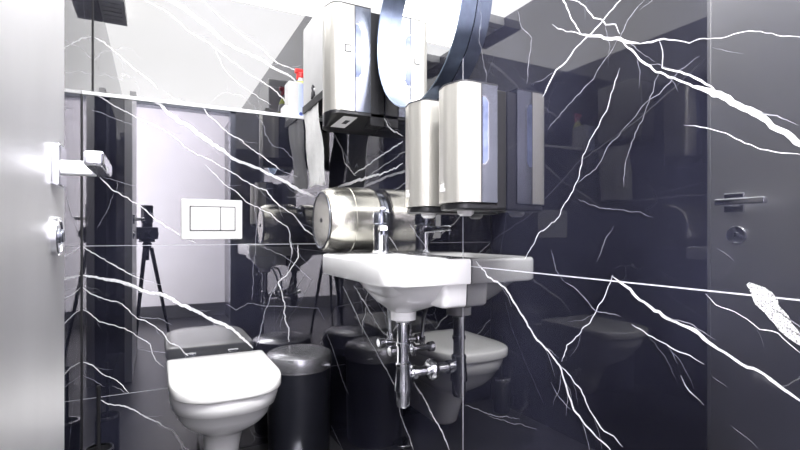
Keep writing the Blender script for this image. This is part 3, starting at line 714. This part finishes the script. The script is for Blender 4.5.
# hanging paper: a thin wavy sheet
mb = MB()
nY, nZ = 14, 26
grid = []
for side in (0, 1):
    for i in range(nZ + 1):
        tz = i / nZ
        z = 1.450 - (1.450 - 1.116) * tz
        for j in range(nY + 1):
            ty = j / nY
            y = 2.086 - (2.086 - 1.862) * ty
            x = 0.589 + 0.030 * tz + 0.0035 * math.sin(9 * tz + 3 * ty) + 0.0020 * math.sin(17 * ty + 4 * tz) + 0.0016 * random.uniform(-1, 1) * tz
            zz = z + (0.006 * math.sin(5 * ty) if i == nZ else 0)
            grid.append((x + (0.0009 if side else 0), y, zz))
W_ = nY + 1; N_ = (nZ + 1) * W_
fs = []
for i in range(nZ):
    for j in range(nY):
        a = i * W_ + j
        fs.append((a, a + 1, a + W_ + 1, a + W_)); fs.append((N_ + a, N_ + a + W_, N_ + a + W_ + 1, N_ + a + 1))
for i in range(nZ):
    a = i * W_; fs.append((a, a + W_, N_ + a + W_, N_ + a)); a += nY; fs.append((a, N_ + a, N_ + a + W_, a + W_))
for j in range(nY):
    a = j; fs.append((a, N_ + a, N_ + a + 1, a + 1)); a = nZ * W_ + j; fs.append((a, a + 1, N_ + a + 1, N_ + a))
mb.add(grid, fs)
tag(mb.build('paper_towel', 'paper', loc=(0.61, 1.97, 1.116), angle=80), 'white paper towel hanging from the grey corner dispenser', 'paper towel')

# round jumbo roll holder
JY, JZ = 1.571, 0.957
jr = empty('toilet_roll_holder', (RX, JY, JZ), 'round stainless jumbo toilet roll holder beside the basin', 'toilet roll holder')
part(MB().lathe([(0.704, 0.104), (0.690, 0.104)], (0, JY, JZ), 'x', 64), 'back_plate', 'steel_cool', jr)
part(MB().lathe([(0.692, 0.106), (0.686, 0.114), (0.680, 0.117), (0.595, 0.117), (0.5935, 0.1158), (0.592, 0.117), (0.555, 0.116), (0.528, 0.110), (0.511, 0.103), (0.507, 0.0985)], (0, JY, JZ), 'x', 72), 'drum', 'steel_ring', jr, angle=25)
part(MB().lathe([(0.510, 0.0985), (0.5045, 0.098), (0.5035, 0.094), (0.509, 0.088), (0.514, 0.060), (0.5145, 0.03), (0.514, 0.0)], (0, JY, JZ), 'x', 72), 'front_cover', 'steel_cool', jr)
part(MB().lathe([(0.515, 0.009), (0.507, 0.009), (0.504, 0.006), (0.503, 0.0)], (0, JY, JZ), 'x', 20), 'lock', 'dark_mark', jr)

# round wall mirror in a deep steel band
MY, MZ, MR = 1.196, 1.530, 0.250
mi = empty('round_mirror', (RX, MY, MZ), 'round wall mirror in a deep blued steel band above the basin', 'mirror')
part(MB().lathe([(0.7035, MR), (0.661, MR), (0.6600, MR - 0.001), (0.6600, MR - 0.004), (0.661, MR - 0.005), (0.7035, MR - 0.005)], (0, MY, MZ), 'x', 128, cap=False), 'mirror_band', 'blue_steel', mi)
part(MB().lathe([(0.7038, MR - 0.004), (0.700, MR - 0.004)], (0, MY, MZ), 'x', 128), 'mirror_glass', 'mirror', mi)

# ------------------------------------------------------------------ things on the ledge
o = empty('carton', (0.585, 2.18, ZL), 'white carton with pale blue side on the ledge corner', 'carton')
part(MB().box((0.541, 2.15, ZL), (0.640, 2.23, ZL + 0.168)), 'carton_box', 'white_plastic', o, bevel=0.003)
part(MB().box((0.585, 2.1492, ZL + 0.012), (0.632, 2.1506, ZL + 0.160)), 'blue_print', 'pale_blue', o)
part(MB().lathe([(-0.0016, 0.008), (0.0002, 0.008)], (0.597, 2.15, ZL + 0.022), 'y', 16), 'round_mark', 'navy', o)
part(MB().box((0.522, 2.155, ZL), (0.541, 2.225, ZL + 0.055)), 'loose_flap', 'white_plastic', o)
bo = empty('spray_bottle', (0.636, 2.29, ZL), 'white spray bottle with red trigger behind the carton', 'bottle')
part(MB().lathe([(0, 0.034), (0.01, 0.038), (0.15, 0.038), (0.19, 0.030), (0.22, 0.016), (0.235, 0.014)], (0.636, 2.29, ZL), 'z', 32), 'bottle_body', 'white_plastic', bo)
part(MB().lathe([(0.13, 0.0386), (0.188, 0.0312), (0.214, 0.0195)], (0.636, 2.29, ZL), 'z', 32, cap=False), 'bottle_label', 'lime', bo)
part(MB().lathe([(0.232, 0.017), (0.256, 0.017), (0.258, 0.014)], (0.636, 2.29, ZL), 'z', 20).box((0.606, 2.280, ZL + 0.255), (0.664, 2.300, ZL + 0.276)), 'spray_head', 'red', bo, bevel=0.003)
part(MB().box((0.614, 2.283, ZL + 0.225), (0.621, 2.297, ZL + 0.257)), 'trigger', 'red', bo)

# ------------------------------------------------------------------ camera on a tripod in the doorway (seen in the polished wall)
def rot(p):   # body frame (right, forward, up) -> world, turned like the view
    a = YAW
    return (p[0] * math.cos(a) + p[1] * math.sin(a), -p[0] * math.sin(a) + p[1] * math.cos(a), p[2])
YAW = math.atan2(0.4587, 0.8886)
def rbox(mb, a, b):
    t_ = MB().box(a, b)
    return mb.add([rot(v) for v in t_.v], t_.f)
cm = empty('camera', rot((0, -0.13, 0.87)), 'black camera with a flash on top, on the tripod in the doorway', 'camera')
part(rbox(MB(), (-0.075, -0.16, 0.868), (0.075, -0.085, 0.965)), 'camera_body', 'black_plastic', cm, bevel=0.008)
part(MB().tube([rot((0, -0.09, H)), rot((0, -0.03, H)), rot((0, -0.012, H))], [0.034, 0.036, 0.038], 24), 'lens', 'black_metal', cm)
part(rbox(MB(), (-0.035, -0.145, 0.965), (0.035, -0.095, 1.00)), 'viewfinder', 'black_plastic', cm, bevel=0.008)
part(rbox(MB(), (-0.036, -0.150, 1.00), (0.036, -0.090, 1.14)), 'flash', 'black_plastic', cm, bevel=0.006)
tr = empty('tripod', rot((0, -0.12, 0)), 'black tripod standing in the doorway under the camera', 'tripod')
hx, hy_, hz_ = rot((0, -0.12, 0.868))
part(rbox(MB(), (-0.05, -0.155, 0.845), (0.05, -0.09, 0.868)), 'head_plate', 'black_metal', tr, bevel=0.004)
part(MB().lathe([(0.70, 0.016), (0.79, 0.016), (0.79, 0.030), (0.835, 0.034), (0.846, 0.022)], (hx, hy_, 0), 'z', 20), 'centre_column', 'black_metal', tr)
for a in (0.0, 2 * PI / 3, 4 * PI / 3):
    dx, dy = math.cos(a), math.sin(a)
    lg = part(MB().tube([(hx + 0.03 * dx, hy_ + 0.03 * dy, 0.80), (hx + 0.10 * dx, hy_ + 0.10 * dy, 0.42), (hx + 0.17 * dx, hy_ + 0.17 * dy, 0.02)], [0.016, 0.014, 0.009], 12), 'leg', 'black_metal', tr)
    part(MB().lathe([(0, 0.014), (0.028, 0.011)], (hx + 0.172 * dx, hy_ + 0.172 * dy, 0.0), 'z', 12), 'foot', 'black_plastic', lg)

# ------------------------------------------------------------------ lights
def area(name, loc, rot_, sx, sy, power, color=(1, 1, 1), spread=180):
    l = bpy.data.lights.new(name, 'AREA')
    l.shape = 'RECTANGLE'; l.size = sx; l.size_y = sy; l.energy = power; l.color = color; l.spread = math.radians(spread)
    o = bpy.data.objects.new(name, l)
    col.objects.link(o); o.location = loc; o.rotation_euler = rot_
    return o
area('corridor_lamp', (0.1, -0.75, 2.42), (0, 0, 0), 1.6, 0.9, LAMP_CORRIDOR, (1.0, 0.97, 1.0))
area('corridor_wall_fill', (-0.60, -0.13, 1.0), (-PI / 2, 0, 0), 0.7, 1.7, FILL_CORRIDOR_WALL, (0.99, 0.97, 1.0))  # unseen light added to brighten the corridor wall evenly; no real fitting
area('room_fill', (0.25, 0.20, 2.045), (math.radians(27), 0, 0), 0.7, 0.10, FILL_ROOM, spread=105)  # added fill under the ceiling, brightens the toilet; no real fitting

w_ = bpy.data.worlds.new('world'); bpy.context.scene.world = w_
w_.use_nodes = True
w_.node_tree.nodes['Background'].inputs['Color'].default_value = (0.9, 0.92, 1.0, 1)
w_.node_tree.nodes['Background'].inputs['Strength'].default_value = 0.3

# ------------------------------------------------------------------ camera and look
cd = bpy.data.cameras.new('view'); co = bpy.data.objects.new('view', cd); col.objects.link(co)
cd.sensor_fit = 'HORIZONTAL'; cd.sensor_width = 36.0
cd.lens = 36.0 * 475 / 800
cd.shift_y = 9 / 800
cd.clip_start = 0.005
co.location = (0, 0, H)
co.rotation_euler = (PI / 2, 0, -YAW)
sc = bpy.context.scene
sc.camera = co
sc.view_settings.view_transform = 'Standard'
sc.view_settings.look = 'None'
sc.view_settings.exposure = 0.25
sc.view_settings.gamma = 1.0
sc.cycles.max_bounces = 10
sc.cycles.glossy_bounces = 8
sc.cycles.sample_clamp_indirect = 8
